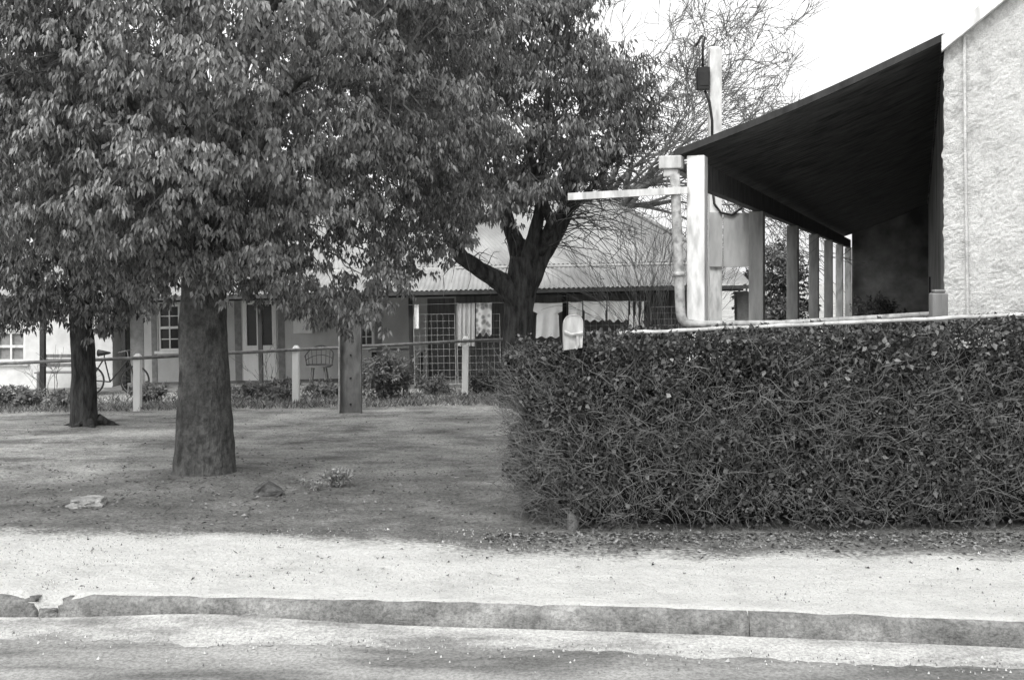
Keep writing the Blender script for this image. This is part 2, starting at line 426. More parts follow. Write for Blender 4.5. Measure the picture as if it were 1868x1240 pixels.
# ---------------------------------------------------------------- trees
def limb_path(a, b, bow=.3, n=7):
    a = Vector(a); b = Vector(b); pts = []
    s = Vector((random.uniform(-1, 1), random.uniform(-1, 1), random.uniform(.2, 1)))*bow*(b-a).length*.4
    for i in range(n+1):
        t = i/n; pts.append(a.lerp(b, t)+s*math.sin(t*math.pi)+Vector((random.gauss(0, .03), random.gauss(0, .03), random.gauss(0, .03)))*(1 if 0 < i < n else 0))
    return pts
def trunk_mesh(pts, rads, n=24, nz=.06, sub=5):
    P_ = []; R_ = []
    for i in range(len(pts)-1):
        for k in range(sub):
            t = k/sub; P_.append(Vector(pts[i]).lerp(Vector(pts[i+1]), t)); R_.append(rads[i]*(1-t)+rads[i+1]*t)
    P_.append(Vector(pts[-1])); R_.append(rads[-1]); mb = MB(); mb.tube(P_, R_, n, True, nz, 2.2); return mb
def twiglets(tw, cl, ends, r, reach):
    for p in cl:
        p = Vector(p); q = min(ends, key=lambda e: (e-p).length_squared); d = q-p
        if d.length > reach: q = p+d*(reach/d.length)+Vector((random.gauss(0, .15), random.gauss(0, .15), random.gauss(0, .15)))
        tw.tube(limb_path(q, p, .35, 4), [r, r*.85, r*.66, r*.5, r*.33], 3, False)

# big front tree
YT = 11.7; base = gp(375, 872); XT = base.x
tree = empty('kurrajong_tree', (XT, YT, base.z), 'big leafy tree with thick bottle shaped trunk nearest the street', 'tree')
zz = [(892, 374, 78), (874, 374, 64), (855, 374, 56), (800, 373, 51), (700, 372, 46), (600, 371, 43), (540, 372, 40), (470, 373, 42), (400, 374, 40)]
trunk_mesh([P(x, y, YT) for y, x, w in zz], [w/F*YT for y, x, w in zz], 44, .07, 8).build('trunk', M['bark'], tree, smooth=True)
def keepA(p):
    px = CX+F*p[0]/p[1]; py = HY-(p[2]-HC)/p[1]*F
    lim = np.interp(px, [-200, 0, 230, 300, 340, 420, 450, 540, 620, 690, 740, 800, 860, 905, 930], [470, 470, 490, 520, 500, 500, 510, 525, 540, 520, 485, 450, 395, 330, 250])
    return py < lim and px < 925
cl, ou = ellip(1150, (-3.2, 11.9, 4.7), (3.45, 3.4, 3.15), keepA, .52, .18)
fr = [(440, 505), (470, 520), (500, 500), (530, 535), (555, 560), (585, 560), (610, 585), (640, 590), (665, 575), (690, 540), (720, 505), (755, 490), (790, 470), (830, 435), (865, 400), (890, 350),
      (300, 520), (275, 545), (255, 510), (320, 500), (230, 490), (620, 555), (650, 540), (580, 525), (700, 510), (330, 455), (410, 462), (375, 440), (350, 490), (400, 500), (375, 480), (430, 480), (310, 480), (480, 470), (540, 480), (360, 505)]
fp = [P(x, y, random.uniform(10.8, 13.2)) for x, y in fr]
fp += [P(x, y, random.uniform(10.2, 12.0)) for x, y in ((20, 30), (60, 90), (40, 150), (90, 40), (120, 100), (70, 200), (20, 230), (140, 30), (180, 60), (200, 20), (110, 160), (150, 150), (530, 160), (560, 180), (545, 140))]
fp = np.array(fp); fo = nrm(np.tile(np.array([[0, -.8, -.1]]), (len(fp), 1))+rng.normal(size=(len(fp), 3))*.3)
cl = np.concatenate([cl, fp]); ou = np.concatenate([ou, fo])
V, T = clumps_to_leaves(cl, ou, 13, 19, .155, .074, .028, 1.2, .68, .55)
npmesh('crown', V, T, M['leafA'], tree)
fork = P(373, 430, YT); mb = MB(); tw = MB()
ends = []
for k in range(14):
    a = 2*math.pi*k/14+random.uniform(-.2, .2); e = random.uniform(-.1, 1.1)
    q = Vector((-3.2+1.9*math.cos(a)*math.cos(e), 11.9+1.9*math.sin(a)*math.cos(e), 4.2+2.0*math.sin(e)))
    pts = limb_path(fork+Vector((random.uniform(-.12, .12), random.uniform(-.12, .12), random.uniform(-.3, .3))), q, .25)
    mb.tube(pts, [.12*(1-.82*i/7) for i in range(8)], 7); ends += pts[3:]
twiglets(tw, cl, ends, .011, .75)
mb.build('limbs', M['bark'], tree, smooth=True); tw.build('twigs', M['twig'], tree)

# left tree
b2 = gp(153, 776); YL = b2.y
tree = empty('small_tree', b2, 'slender dark trunked leafy tree at left, near the fence', 'tree')
zz = [(785, 153, 34), (772, 153, 27), (745, 152, 24), (690, 154, 22), (640, 152, 21), (600, 147, 20), (560, 148, 21), (500, 150, 20)]
trunk_mesh([P(x, y, YL) for y, x, w in zz], [w/F*YL for y, x, w in zz], 24, .14).build('trunk', M['rbark'], tree, smooth=True)
mb = MB()
for a in range(6):
    an = a*1.05; s = b2+Vector((random.uniform(-.5, .5)*.3, 0, -.03))
    mb.tube([s+Vector((.12*math.cos(an), .12*math.sin(an), .14)), s+Vector((.3*math.cos(an), .3*math.sin(an), .05)), s+Vector((.55*math.cos(an), .5*math.sin(an), -.02))], [.07, .05, .02], 6)
mb.build('roots', M['rbark'], tree, smooth=True)
def keepL(p):
    px = CX+F*p[0]/p[1]; py = HY-(p[2]-HC)/p[1]*F
    lim = np.interp(px, [-300, 0, 60, 120, 160, 210, 260, 330], [600, 595, 585, 575, 560, 585, 540, 480]); return py < lim
cl, ou = ellip(400, (b2.x-.2, YL, 3.4), (2.7, 2.5, 2.5), keepL, .45, .2)
fr = [(20, 580), (50, 565), (10, 545), (90, 560), (115, 570), (195, 560), (205, 590), (225, 550), (180, 530), (240, 530), (70, 540), (140, 535), (15, 590), (190, 600)]
fp = np.array([P(x, y, random.uniform(16, 18)) for x, y in fr]); fo = nrm(np.tile(np.array([[0, -.8, -.1]]), (len(fr), 1))+rng.normal(size=(len(fr), 3))*.3)
cl = np.concatenate([cl, fp]); ou = np.concatenate([ou, fo])
V, T = clumps_to_leaves(cl, ou, 11, 14, .17, .105, .040, 1.1, .7, .5); npmesh('crown', V, T, M['leafB'], tree)
mb = MB(); fork = P(150, 520, YL)
for k in range(9):
    a = k*.7; q = Vector((b2.x+1.7*math.cos(a), YL+1.6*math.sin(a), 3.6+random.uniform(-.9, 1.2)))
    mb.tube(limb_path(fork, q, .3), [.1*(1-.8*i/7) for i in range(8)], 6)
mb.build('limbs', M['rbark'], tree, smooth=True)

# forked tree behind the hedge
b3 = gp(940, 742); Y3 = b3.y
tree = empty('forked_tree', b3, 'dark trunked tree forking into heavy limbs behind the hedge corner', 'tree')
zz = [(760, 938, 36), (740, 938, 30), (690, 939, 26), (620, 942, 25), (560, 946, 26), (510, 952, 28), (470, 957, 25)]
trunk_mesh([P(x, y, Y3) for y, x, w in zz], [w/F*Y3 for y, x, w in zz], 26, .14).build('trunk', M['rbark'], tree, smooth=True)
mb = MB(); limbs3 = []; limbsR = []
def lim(pp, ws, dy=0):
    pts = [P(x, y, Y3+dy*i/len(pp)) for i, (x, y) in enumerate(pp)]
    fine = []; fr_ = []
    for i in range(len(pts)-1):
        for k in range(4):
            t = k/4; fine.append(pts[i].lerp(pts[i+1], t)); fr_.append(.88*(ws[i]*(1-t)+ws[i+1]*t)/F*Y3)
    fine.append(pts[-1]); fr_.append(.8*ws[-1]/F*Y3); limbs3.extend(fine[5:])
    mb.tube(fine, fr_, 12, True, .14, 2.5); return fine
lim([(950, 560), (915, 515), (875, 492), (842, 470), (815, 420), (800, 340), (780, 240)], [26, 21, 17, 16, 13, 10, 6], -1.)
limbsR += lim([(950, 540), (985, 465), (1012, 425), (1030, 390), (1045, 310), (1058, 230), (1070, 170)], [28, 24, 20, 16, 12, 8, 4], .6)[6:]
lim([(955, 520), (945, 450), (930, 415), (918, 370), (905, 280), (900, 150)], [26, 20, 15, 12, 10, 6], .8)
lim([(960, 500), (975, 430), (985, 380), (990, 300), (1000, 150)], [22, 15, 12, 9, 5], -.8)
lim([(985, 465), (1005, 405), (985, 350), (960, 250)], [14, 10, 8, 5], -1.5)
limbsR += lim([(1030, 395), (1090, 330), (1140, 250), (1190, 190)], [8, 6, 5, 3], -.8)
mb.build('limbs', M['rbark'], tree, smooth=True)
def keep3(p):
    px = CX+F*p[0]/p[1]; py = HY-(p[2]-HC)/p[1]*F
    lo = np.interp(px, [700, 800, 860, 900, 960, 1000, 1060, 1120, 1180, 1240], [470, 450, 400, 385, 355, 355, 325, 285, 250, 210])
    hi = np.interp(px, [1030, 1060, 1090, 1150, 1200, 1240], [-400, -60, 85, 115, 140, 185]); return hi < py < lo and px < 1235
cl, ou = ellip(410, (.1, Y3-.3, 6.1), (3.1, 2.9, 3.9), keep3, .5, .28)
V, T = clumps_to_leaves(cl, ou, 12, 14, .21, .122, .041, 1.25, .66, .55); npmesh('crown', V, T, M['leafB'], tree)
tw = MB(); twiglets(tw, cl, limbs3, .02, 1.2)
for k in range(90):
    q = random.choice(limbs3[:60]); e = q+Vector((random.gauss(0, .6), random.gauss(0, .5), random.gauss(-.1, .5)))
    tw.tube(limb_path(q, e, .5, 5), [.014, .012, .01, .008, .006, .004], 3, False)
for k in range(120):
    q = random.choice(limbsR); e = q+Vector((random.uniform(.1, 1.8), random.gauss(0, .5), random.gauss(-.25, .5))); pth = limb_path(q, e, .5, 5)
    tw.tube(pth, [.013, .011, .009, .007, .006, .005], 3, False)
    for j in range(3):
        s = random.choice(pth[2:]); tw.tube(limb_path(s, s+Vector((random.gauss(.15, .25), random.gauss(0, .2), random.gauss(-.05, .25))), .5, 3), [.007, .006, .005, .004], 3, False)
tw.build('twigs', M['dtwig'], tree)

# bare trees and shrubs
def branch(mb, p, d, r, L, depth, up=.12, spread=.55, rmin=.008):
    n = 4; pts = [p.copy()]; rr = [r]
    for i in range(n):
        d = (d+Vector((random.gauss(0, .16), random.gauss(0, .16), random.gauss(up*.4, .12)))).normalized()
        p = p+d*L/n; pts.append(p.copy()); rr.append(max(rmin*.7, r*(1-.42*(i+1)/n)))
    mb.tube(pts, rr, 8 if r > .08 else (5 if r > .025 else 3), False)
    if depth == 0: return
    for k in range(random.choice((2, 3, 3))):
        i = n if k == 0 else random.choice((2, 3, 4))
        ax = Vector((random.gauss(0, 1), random.gauss(0, 1), random.gauss(0, 1))).normalized()
        nd = (d+ax*spread*random.uniform(.6, 1.5)).normalized()
        branch(mb, pts[i], nd, max(rmin, rr[i]*random.uniform(.55, .8)), L*random.uniform(.62, .88), depth-1, up, spread, rmin)
YB = 37.5; bb = Vector((PX(1075, YB), YB, g(4, YB)))
tree = empty('bare_tree', bb, 'tall leafless tree with spreading twigs behind the cottage roof', 'tree')
t0 = MB(); t0.tube([bb+Vector((0, 0, -.2)), bb+Vector((.1, 0, 1.5)), bb+Vector((.25, 0, 3.0)), bb+Vector((.3, 0, 4.6))], [.36, .3, .27, .25], 12, True, .08); t0.build('trunk', M['rbark'], tree, smooth=True)
mb = MB(); random.seed(21)
for k, (dx, dy, dz) in enumerate(((.8, -.1, 1.3), (.45, .3, 1.3), (-.2, -.3, 1.2), (.55, -.5, 1.2), (1.1, .2, 1.2), (-.6, .2, 1.2), (.2, .1, 1.4), (1.0, -.4, 1.1), (.35, -.2, 1.4), (.7, .4, 1.1), (1.3, -.1, 1.0), (1.4, .1, .8), (1.25, .2, 1.15))):
    branch(mb, bb+Vector((.28, 0, 3.1+.12*k)), Vector((dx, dy, dz)).normalized(), .12, 3.1 if dx > .9 else 2.95, 6, -.02 if dx > .9 else 0, .48, .0115)
mb.build('branches', M['dtwig'], tree)
def bare_shrub(px, py, Y, h, n, label, lean=.25, depth=2, r=.014, name='bare_shrub'):
    b = Vector((PX(px, Y), Y, g(PX(px, Y), Y))) if py is None else P(px, py, Y); mb = MB()
    for k in range(n):
        a = random.uniform(0, 6.28); l = random.uniform(.2, 1)*lean
        branch(mb, b+Vector((random.gauss(0, .1), random.gauss(0, .1), -.05)), Vector((l*math.cos(a), l*math.sin(a), 1)).normalized(), r, h*random.uniform(.4, .55), depth, .06, .28, .004)
    return tag(mb.build(name, M['dtwig'], loc=b), label, 'shrub')
bare_shrub(1200, None, 21.5, 3.0, 22, 'tall leafless twiggy shrub beside the verandah downpipe', .35, 3)
bare_shrub(95, None, 22.5, 1.1, 5, 'small bare rose stems before the whitewashed wall', .5, 2, .01)
bare_shrub(490, None, 22.8, 1.0, 5, 'small bare rose stems before the double door', .5, 2, .01)
bare_shrub(900, None, 22.8, .9, 6, 'bare twiggy stems beside the forked trunk', .5, 2, .01)

# leafy bushes
def bush(px, Y, w, h, label, mat='leafG', n=40, L=.09, W=.04, name='garden_shrub', droop=.1, cat='shrub', group=None, z0=None, dep=None):
    x = PX(px, Y); z = g(x, Y) if z0 is None else z0; loc = Vector((x, Y, z))
    root = empty(name, loc, label, cat, group)
    cl, ou = ellip(n, (x, Y, z+h*.5), (w*.5, (dep or w)*.45, h*.5), lambda p: p[2] > z+.03, .3)
    V, T = clumps_to_leaves(cl, ou, 7, 8, min(.12, h*.12), L, W, droop, .9); npmesh('foliage', V, T, M[mat], root)
    mb = MB()
    for p in cl[::2]: mb.tube([loc+Vector((random.gauss(0, .04), random.gauss(0, .04), 0)), loc.lerp(Vector(p), .5)+Vector((0, 0, .05)), Vector(p)], [.012, .008, .004], 3, False)
    mb.build('stems', M['dtwig'], root); return root
bush(705, 21.6, .95, .9, 'leafy pale garden bush right of the steel column', n=50, L=.1, W=.045)
bush(455, 22.2, .8, .35, 'low garden bush at foot of the double door', n=20)
bush(515, 22.0, .7, .4, 'low pale plant beside the middle white fence post', n=20)
bush(590, 22.4, .7, .4, 'low garden plant left of the steel column', n=16)
bush(270, 22.3, .9, .35, 'low dark plant behind the left white fence post', n=20)
bush(40, 21.5, 1.2, .4, 'wide low plant at far left behind the fence', n=26)
bush(120, 21.0, .6, .3, 'small plant behind the slender tree trunk', n=14)
bush(790, 22.8, .9, .35, 'low plant under the wire mesh panel', n=20)
bush(875, 22.6, .7, .45, 'small bush between right fence post and forked tree', n=22)
bush(1418, 27, 1.9, 3.4, 'tall dark bush seen between the verandah posts', 'leafB', 110, .13, .06, 'dense_bush', .3)
bush(1425, 22.5, .9, 2.1, 'dark bush behind the second verandah post', 'leafB', 70, .1, .05, 'dense_bush', .3)
bush(1600, 31.5, 1.3, 2.1, 'leafy bush growing at the far end of the verandah', 'leafB', 60, .13, .05, 'dense_bush', .3)
c = gp(610, 888); bush(612, c.y, .28, .2, 'pale weed on the dirt beside the big trunk', 'leafW', 11, .05, .016, 'weed', -.5, 'weed')
c = gp(565, 893); bush(570, c.y, .3, .09, 'tiny pale weeds near the dark wedge stone', 'leafW', 7, .03, .012, 'weed', -.3, 'weed')
def f_grass():
    x = random.uniform(-12, 1.2); y = 19.9+abs(random.gauss(0, 2.0)); y = min(y, 24.4)
    return (x, y, gz(x, y))
n = 9000; b = np.array([f_grass() for _ in range(n)]); a = rng.uniform(0, 6.28, n)
d = nrm(np.stack([np.cos(a)*.6, np.sin(a)*.6, rng.uniform(.4, 1, n)], 1)); up = nrm(rng.normal(size=(n, 3)))
V, T = leaf_arrays(b, d, up, rng.uniform(.05, .17, n), rng.uniform(.012, .03, n)); tag(npmesh('grass', V, T, M['grass']), 'rough grass and weeds along the fence line', 'grass', kind='stuff')

# ---------------------------------------------------------------- hedge
HX0, HX1, HF, HB = .50, 5.15, 8.86, 9.62
def htop(x): return 1.50+(x-.4)*.043-.12*sm(.42, -.1, x)
loc = Vector((2.5, 9.2, 0)); hedge = empty('clipped_hedge', loc, 'dense dark clipped hedge running along the footpath', 'hedge')
def hsurf():
    """a point on the hedge surface with outward direction"""
    r = random.random()
    if r < .68:
        x = random.uniform(HX0-.05, HX1); z = random.random()**.8*htop(x); return Vector((x, HF, z)), Vector((0, -1, .15))
    if r < .84:
        x = random.uniform(.02, HX1); y = random.uniform(HF, HB); return Vector((x, y, htop(x))), Vector((0, -.1, 1))
    t = random.random(); x = HX0*(1-t)+.03*t; z = random.random()**.85*htop(x)
    bow = .06*math.sin(z/1.5*math.pi)-.10*sm(.5, 0, z)
    return Vector((x-bow, HF+(.75)*t, z)), Vector((-1, -.4, .1)).normalized()
def bulge(p):
    e = sm(1.2, .1, p.x)
    return (.12+.08*e)*noise.noise(p*1.5)+(.09+.09*e)*noise.noise(p*4.2)
B = []; O = []; random.seed(3)
for k in range(100000):
    p, o = hsurf(); dpt = random.expovariate(1/.09)
    if dpt > .4: continue
    dens = .5+1.3*noise.noise(p*2.4)+.8*noise.noise(p*7)
    if random.random() > .45+dens*.8: continue
    if p.z < .7 and random.random() > .34+p.z*.95: continue
    p = p+o*(bulge(p)-dpt+.03); p.z = max(.02, p.z); B.append(p); O.append(o)
B = np.array(B); O = np.array(O); n = len(B)
d = nrm(rng.normal(size=(n, 3))+O*.5+np.array([0, 0, .3])); up = nrm(O*.7+rng.normal(size=(n, 3))*.8+np.array([0, 0, .4]))
sz = rng.uniform(.65, 1.25, n)*np.where(rng.random(n) < .14, 1.65, 1)
V, T = leaf_arrays(B, d, up, .034*sz, .024*sz, .1, .1)
npmesh('foliage', V, T, M['leafH'], hedge)
B = []; O = []
while len(B) < 300:
    p, o = hsurf()
    if random.random() > sm(.0, 4.2, p.x)*.8+.2 or random.random() > sm(.2, 1.2, p.z)+.1: continue
    B.append(p+o*(bulge(p)+.03)); O.append(o)
B = np.array(B); O = np.array(O); n = len(B); d = nrm(rng.normal(size=(n, 3))+O*.3); up = nrm(O+rng.normal(size=(n, 3))*.4)
V, T = leaf_arrays(B, d, up, rng.uniform(.035, .065, n), rng.uniform(.03, .05, n), .1, .1); npmesh('pale_leaves', V, T, M['leafHl'], hedge)
mb = MB()
for k in range(9500):
    p, o = hsurf()
    if k < 1100:
        t = random.random(); p = Vector((HX0*(1-t)-.02*t, HF+.75*t, random.random()*1.4)); o = Vector((-1, -.4, .1)).normalized()
    p = p+o*(bulge(p)-random.uniform(-.05, .10)); p.z = max(.03, p.z*random.uniform(.6, 1))
    dd = (Vector((random.gauss(0, .7), random.gauss(0, .3), random.gauss(.5, .7)))+o*.35).normalized(); L = random.uniform(.08, .36); pts = [p.copy()]
    for i in range(5):
        dd = (dd+Vector((random.gauss(0, .35), random.gauss(0, .2), random.gauss(0, .3)))).normalized(); p = p+dd*L/5; pts.append(p.copy())
    if max(q.z for q in pts) > htop(pts[0].x)+.12: continue
    r = random.uniform(.0013, .0032); mb.tube(pts, [r, r, r*.9, r*.75, r*.6, r*.4], 3, False)
mb.build('twigs', M['htwig'], hedge)
mb = MB()
for k in range(34):
    x = .36+k*.142+random.gauss(0, .04); y = random.uniform(9.08, 9.35)
    for j in range(3):
        mb.tube(limb_path((x, y, -.05), (x+random.gauss(0, .2), y+random.gauss(0, .04), random.uniform(.6, 1.3)), .12), [.018, .016, .015, .013, .011, .009, .007, .005], 5)
mb.build('stems', M['dtwig'], hedge)
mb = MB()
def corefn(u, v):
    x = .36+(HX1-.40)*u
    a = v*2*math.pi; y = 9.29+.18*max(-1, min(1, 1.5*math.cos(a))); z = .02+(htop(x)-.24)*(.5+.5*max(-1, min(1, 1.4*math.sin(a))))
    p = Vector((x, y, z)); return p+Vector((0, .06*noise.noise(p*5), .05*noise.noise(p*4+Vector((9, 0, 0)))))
mb.grid(corefn, 60, 24); mb.build('shade_core', M['core'], hedge, smooth=True)  # near-black shell added inside the hedge to give it a shaded interior
# corner post with folded metal cap
pp = Vector((PX(1045, 8.95), 8.95, 0)); post = empty('hedge_corner_post', pp, 'weathered post with folded white metal cap at hedge corner', 'post')
mb = MB(); mb.tube([pp+Vector((0, -.02, -.1)), pp+Vector((0, .0, .10)), pp+Vector((.01, .08, .4)), pp+Vector((.01, .10, 1.0)), pp+Vector((0, .08, 1.3)), pp+Vector((0, .03, 1.45)), pp+Vector((0, .0, 1.6))], [.05, .05, .046, .046, .046, .046, .045], 12, True, .06, 6); mb.build('shaft', M['greywood'], post, smooth=True)
mb = MB(); h = .078; prof = [(-h, 1.46), (-h-.002, 1.64)]+[(-h*math.copysign(abs(math.cos(a))**.7, math.cos(a)), 1.67+.075*math.sin(a)**.8) for a in np.linspace(.05, math.pi-.05, 14)]+[(h, 1.62), (h-.008, 1.48)]
mb.grid(lambda u, v: (pp.x+prof[int(round(u*(len(prof)-1)))][0], pp.y-.10+.2*v, prof[int(round(u*(len(prof)-1)))][1]-.02*v), len(prof)-1, 1)
mb.quad(*[(pp.x+x*.97, pp.y-.088, z-.002) for x, z in prof])
mb.tube([(pp.x-.074, pp.y-.104, 1.61), (pp.x-.02, pp.y-.112, 1.585), (pp.x+.074, pp.y-.104, 1.60)], .016, 6)
mb.tube([(pp.x+.03, pp.y-.10, 1.58), (pp.x+.035, pp.y-.105, 1.50), (pp.x+.02, pp.y-.10, 1.47)], .014, 6)
o = mb.build('metal_cap', M['dirtywhite'], post); sol = o.modifiers.new('s', 'SOLIDIFY'); sol.thickness = .006
a = P(1130, 608, 9.0); b = P(1990, 568, 9.0)
mb = MB(); n = 40; mb.tube([a.lerp(b, i/n)+Vector((0, 0, .010*noise.noise((i*.4, 0, 0)))) for i in range(n+1)], [.017+.004*noise.noise((i*.9, 2, 0)) for i in range(n+1)], 8)
tag(mb.build('hedge_rail', M['dirtywhite'], loc=a, smooth=True), 'long grubby pale rail lying along the hedge top', 'rail')
q = Vector((PX(1712, 9.45), 9.45, 0)); zt = PZ(528, 9.45)
mb = MB(); mb.box(q.x-.068, q.x+.068, 9.4, 9.5, -.1, zt-.03); mb.box(q.x-.05, q.x+.05, 9.41, 9.49, zt-.028, zt)
tag(bevel(mb.build('fence_post', M['greywood'], loc=q), .012), 'short grey timber post stub above hedge near the gable', 'post')

# ---------------------------------------------------------------- building with verandah on the right
TH = math.atan(.373); P1 = Vector((PX(1272, 11), 11, 0))
bld = empty('verandah_building', P1, 'roughcast gabled building with long post verandah beside the hedge', 'building', rz=-TH)
LB = 24.7; WX = 2.3; ZE, ZW = 3.265, 4.22
def vz(x): return ZE+(ZW-ZE)*(x+.16)/(WX+.16)
MR = Matrix.Rotation(-TH, 3, 'Z')
def B(mb, name, mat, parent=bld, smooth=False): return mb.build(name, mat, parent, local=True, smooth=smooth)
# gable wall front face (uneven roughcast)
gx = list(np.arange(WX, WX+1.25, .010))+list(np.arange(WX+1.3, 8.31, .2)); ZS = .80
def gtop(x): return ZW-.06+ZS*min(x-WX, 8.3-x)
mb = MB(); nz = 420
for i, x in enumerate(gx):
    for j in range(nz+1):
        z = -.4+(gtop(x)+.4)*j/nz
        h = .006*noise.noise((x*4, z*4, 0))+.005*noise.noise((x*22, z*22, 3))+.011*noise.noise((x*46, z*46, 7))
        ed = .020*noise.noise((z*3, 1, 0))+.016*noise.noise((z*14, 1, 0)) if i == 0 else 0
        if i < 3: h -= .015*(3-i)/3
        mb.v.append((x+ed+(.02*max(0, (2.6-z))/2.6 if i < 60 else 0), -.06-h, z))
for i in range(len(gx)-1):
    for j in range(nz):
        a = i*(nz+1)+j; mb.f.append((a, a+nz+1, a+nz+2, a+1))
B(mb, 'gable_wall', M['stucco'], smooth=True)
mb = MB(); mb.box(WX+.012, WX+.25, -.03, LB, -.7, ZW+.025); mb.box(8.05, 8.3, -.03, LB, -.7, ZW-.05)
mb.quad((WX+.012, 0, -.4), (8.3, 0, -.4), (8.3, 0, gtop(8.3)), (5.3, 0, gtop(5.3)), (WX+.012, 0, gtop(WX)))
B(mb, 'side_wall', M['shadewall'])
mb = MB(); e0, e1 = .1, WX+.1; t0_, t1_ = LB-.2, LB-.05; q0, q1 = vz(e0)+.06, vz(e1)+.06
mb.quad((e0, t0_, -.7), (e1, t0_, -.7), (e1, t0_, q1), (e0, t0_, q0)); mb.quad((e0, t1_, -.7), (e1, t1_, -.7), (e1, t1_, q1), (e0, t1_, q0)); mb.quad((e0, t0_, -.7), (e0, t1_, -.7), (e0, t1_, q0), (e0, t0_, q0)); B(mb, 'end_wall', M['shadewall'])
mb = MB(); mb.box(-.2, WX+.01, -.05, LB, -.7, .05); B(mb, 'verandah_floor', M['kerb'])
# door in the side wall far along
mb = MB(); mb.box(WX-.02, WX+.01, 16, 16.9, .05, 2.05); d_ = B(mb, 'door', M['darkwood'])
# verandah roof: corrugated sheet seen from below, sagging a little
def corr(mb, x0, x1, z0, z1, t0, t1, pitch=.16, amp=.018, up=0):
    n = int((t1-t0)/pitch*6)
    def fn(u, v):
        t = t0+(t1-t0)*u; x = x0+(x1-x0)*v; return (x, t, z0+(z1-z0)*v+amp*math.sin(2*math.pi*t/pitch)+up-.05*math.sin(v*math.pi)+.015*noise.noise((x*2, t*.7, 0)))
    mb.grid(fn, n, 10)
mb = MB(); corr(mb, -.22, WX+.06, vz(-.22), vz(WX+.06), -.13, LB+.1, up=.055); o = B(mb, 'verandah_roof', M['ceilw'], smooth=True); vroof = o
mb = MB(); nn_ = 10
for i in range(nn_):
    v0, v1 = i/nn_, (i+1)/nn_
    def vp(v, dz, y): x = -.2+(WX+.19)*v; return (x, y, vz(x)-.045*math.sin(v*math.pi)+dz)
    mb.quad(vp(v0, .0, -.137), vp(v1, .0, -.137), vp(v1, .07, -.137), vp(v0, .07, -.137))
    mb.quad(vp(v0, .0, -.10), vp(v1, .0, -.10), vp(v1, .0, -.137), vp(v0, .0, -.137))
B(mb, 'verge_board', M['darkwood'])
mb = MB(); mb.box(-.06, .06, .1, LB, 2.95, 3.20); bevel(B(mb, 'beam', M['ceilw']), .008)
for i, t in enumerate((0, 4.27, 8.75, 12.8, 16.65, 20.5, 24.3)):
    mb = MB(); w = .09 if i == 0 else .098
    mb.box(-w, w, t-w, t+w, -.6, 2.945 if i else 3.26)
    o = bevel(B(mb, 'verandah_post', M['white'] if i in (0, 5, 6) else M['postwood']), .012)
    if i == 0: o['label'] = 'white painted corner post'
# eave gutter, rainhead, downpipe and floor pipe
mb = MB(); mb.box(-.33, -.22, -.05, LB, 3.14, 3.235); g_ = B(mb, 'eave_gutter', M['dirtywhite'])
mb = MB(); mb.box(-.36, -.13, -.16, .0, 3.13, 3.26); mb.box(-.32, -.17, -.13, -.03, 3.05, 3.127); bevel(B(mb, 'rainhead', M['dirtywhite']), .012)
Minv = MR.transposed()
def wl(p): return Minv @ (Vector(p)-P1)
ya = 10.9
path = [P(1231+i*1.05, 318+i*25.4, ya) for i in range(11)]+[P(1244, 581, ya), P(1249, 587, ya), P(1258, 590, ya)]+[P(1275, 591, ya), P(1420, 590, ya), P(1560, 582, ya-.15), P(1700, 573, ya-.3)]
mb = MB(); mb.tube([wl(p) for p in path], [.05]*11+[.048, .044, .04, .036, .032, .03, .028], 12); B(mb, 'downpipe', M['pipe'], smooth=True)
for py in (345, 500):
    mb = MB(); x_ = 1231+(py-318)*.041; mb.tube([wl(P(x_, py-4, ya)), wl(P(x_, py+4, ya))], .056, 12); B(mb, 'pipe_bracket', M['pipe'], smooth=True)
# arm projecting to the left at the corner
a = wl(P(1255, 347, 10.88)); b = wl(P(1037, 359, 10.55)); mb = MB(); up = Vector((0, 0, .034)); th = Vector((0, .02, 0))
pts = [a-up-th, b-up-th, b+up-th, a+up-th, a-up+th, b-up+th, b+up+th, a+up+th]
mb.v += [tuple(p) for p in pts]; mb.f += [(0, 1, 2, 3), (7, 6, 5, 4), (0, 4, 5, 1), (1, 5, 6, 2), (2, 6, 7, 3), (3, 7, 4, 0)]
B(mb, 'timber_arm', M['white'])
# main roof and barge board
for s in (0, 1):
    mb = MB(); n = int((LB+.4)/.1*4)
    def rf(u, v):
        t = -.16+(LB+.4)*u; xx = -.02+v*3.02; z = ZW+.045+ZS*xx+.008*math.sin(t*2*math.pi/.1)
        return ((WX+xx) if s == 0 else (8.3-xx), t, z)
    mb.grid(rf, n, 2); B(mb, 'roof', M['iron'], smooth=True)
for (x0, x1) in ((WX-.02, 5.3), (8.32, 5.3)):
    mb = MB()
    def bz(x): return ZW+ZS*min(x-WX, 8.3-x)
    a0 = (x0, -.17, bz(x0)-.085); a1 = (x1, -.17, bz(x1)-.085); a2 = (x1, -.17, bz(x1)+.05); a3 = (x0, -.17, bz(x0)+.05)
    mb.quad(a0, a1, a2, a3); mb.quad(*[(x, y+.1, z) for x, y, z in (a0, a1)], a1, a0); mb.quad(a3, a2, (a2[0], -.07, a2[2]), (a3[0], -.07, a3[2])); mb.quad(a0, a3, (a3[0], -.07, a3[2]), (a0[0], -.07, a0[2]))
    B(mb, 'barge_board', M['white'])
mb = MB(); mb.tube([(WX+.175, -.085, 4.25), (WX+.185, -.085, 3.0), (WX+.215, -.085, 1.0), (WX+.22, -.085, .2)], .014, 8); B(mb, 'conduit', M['stucco'], smooth=True)
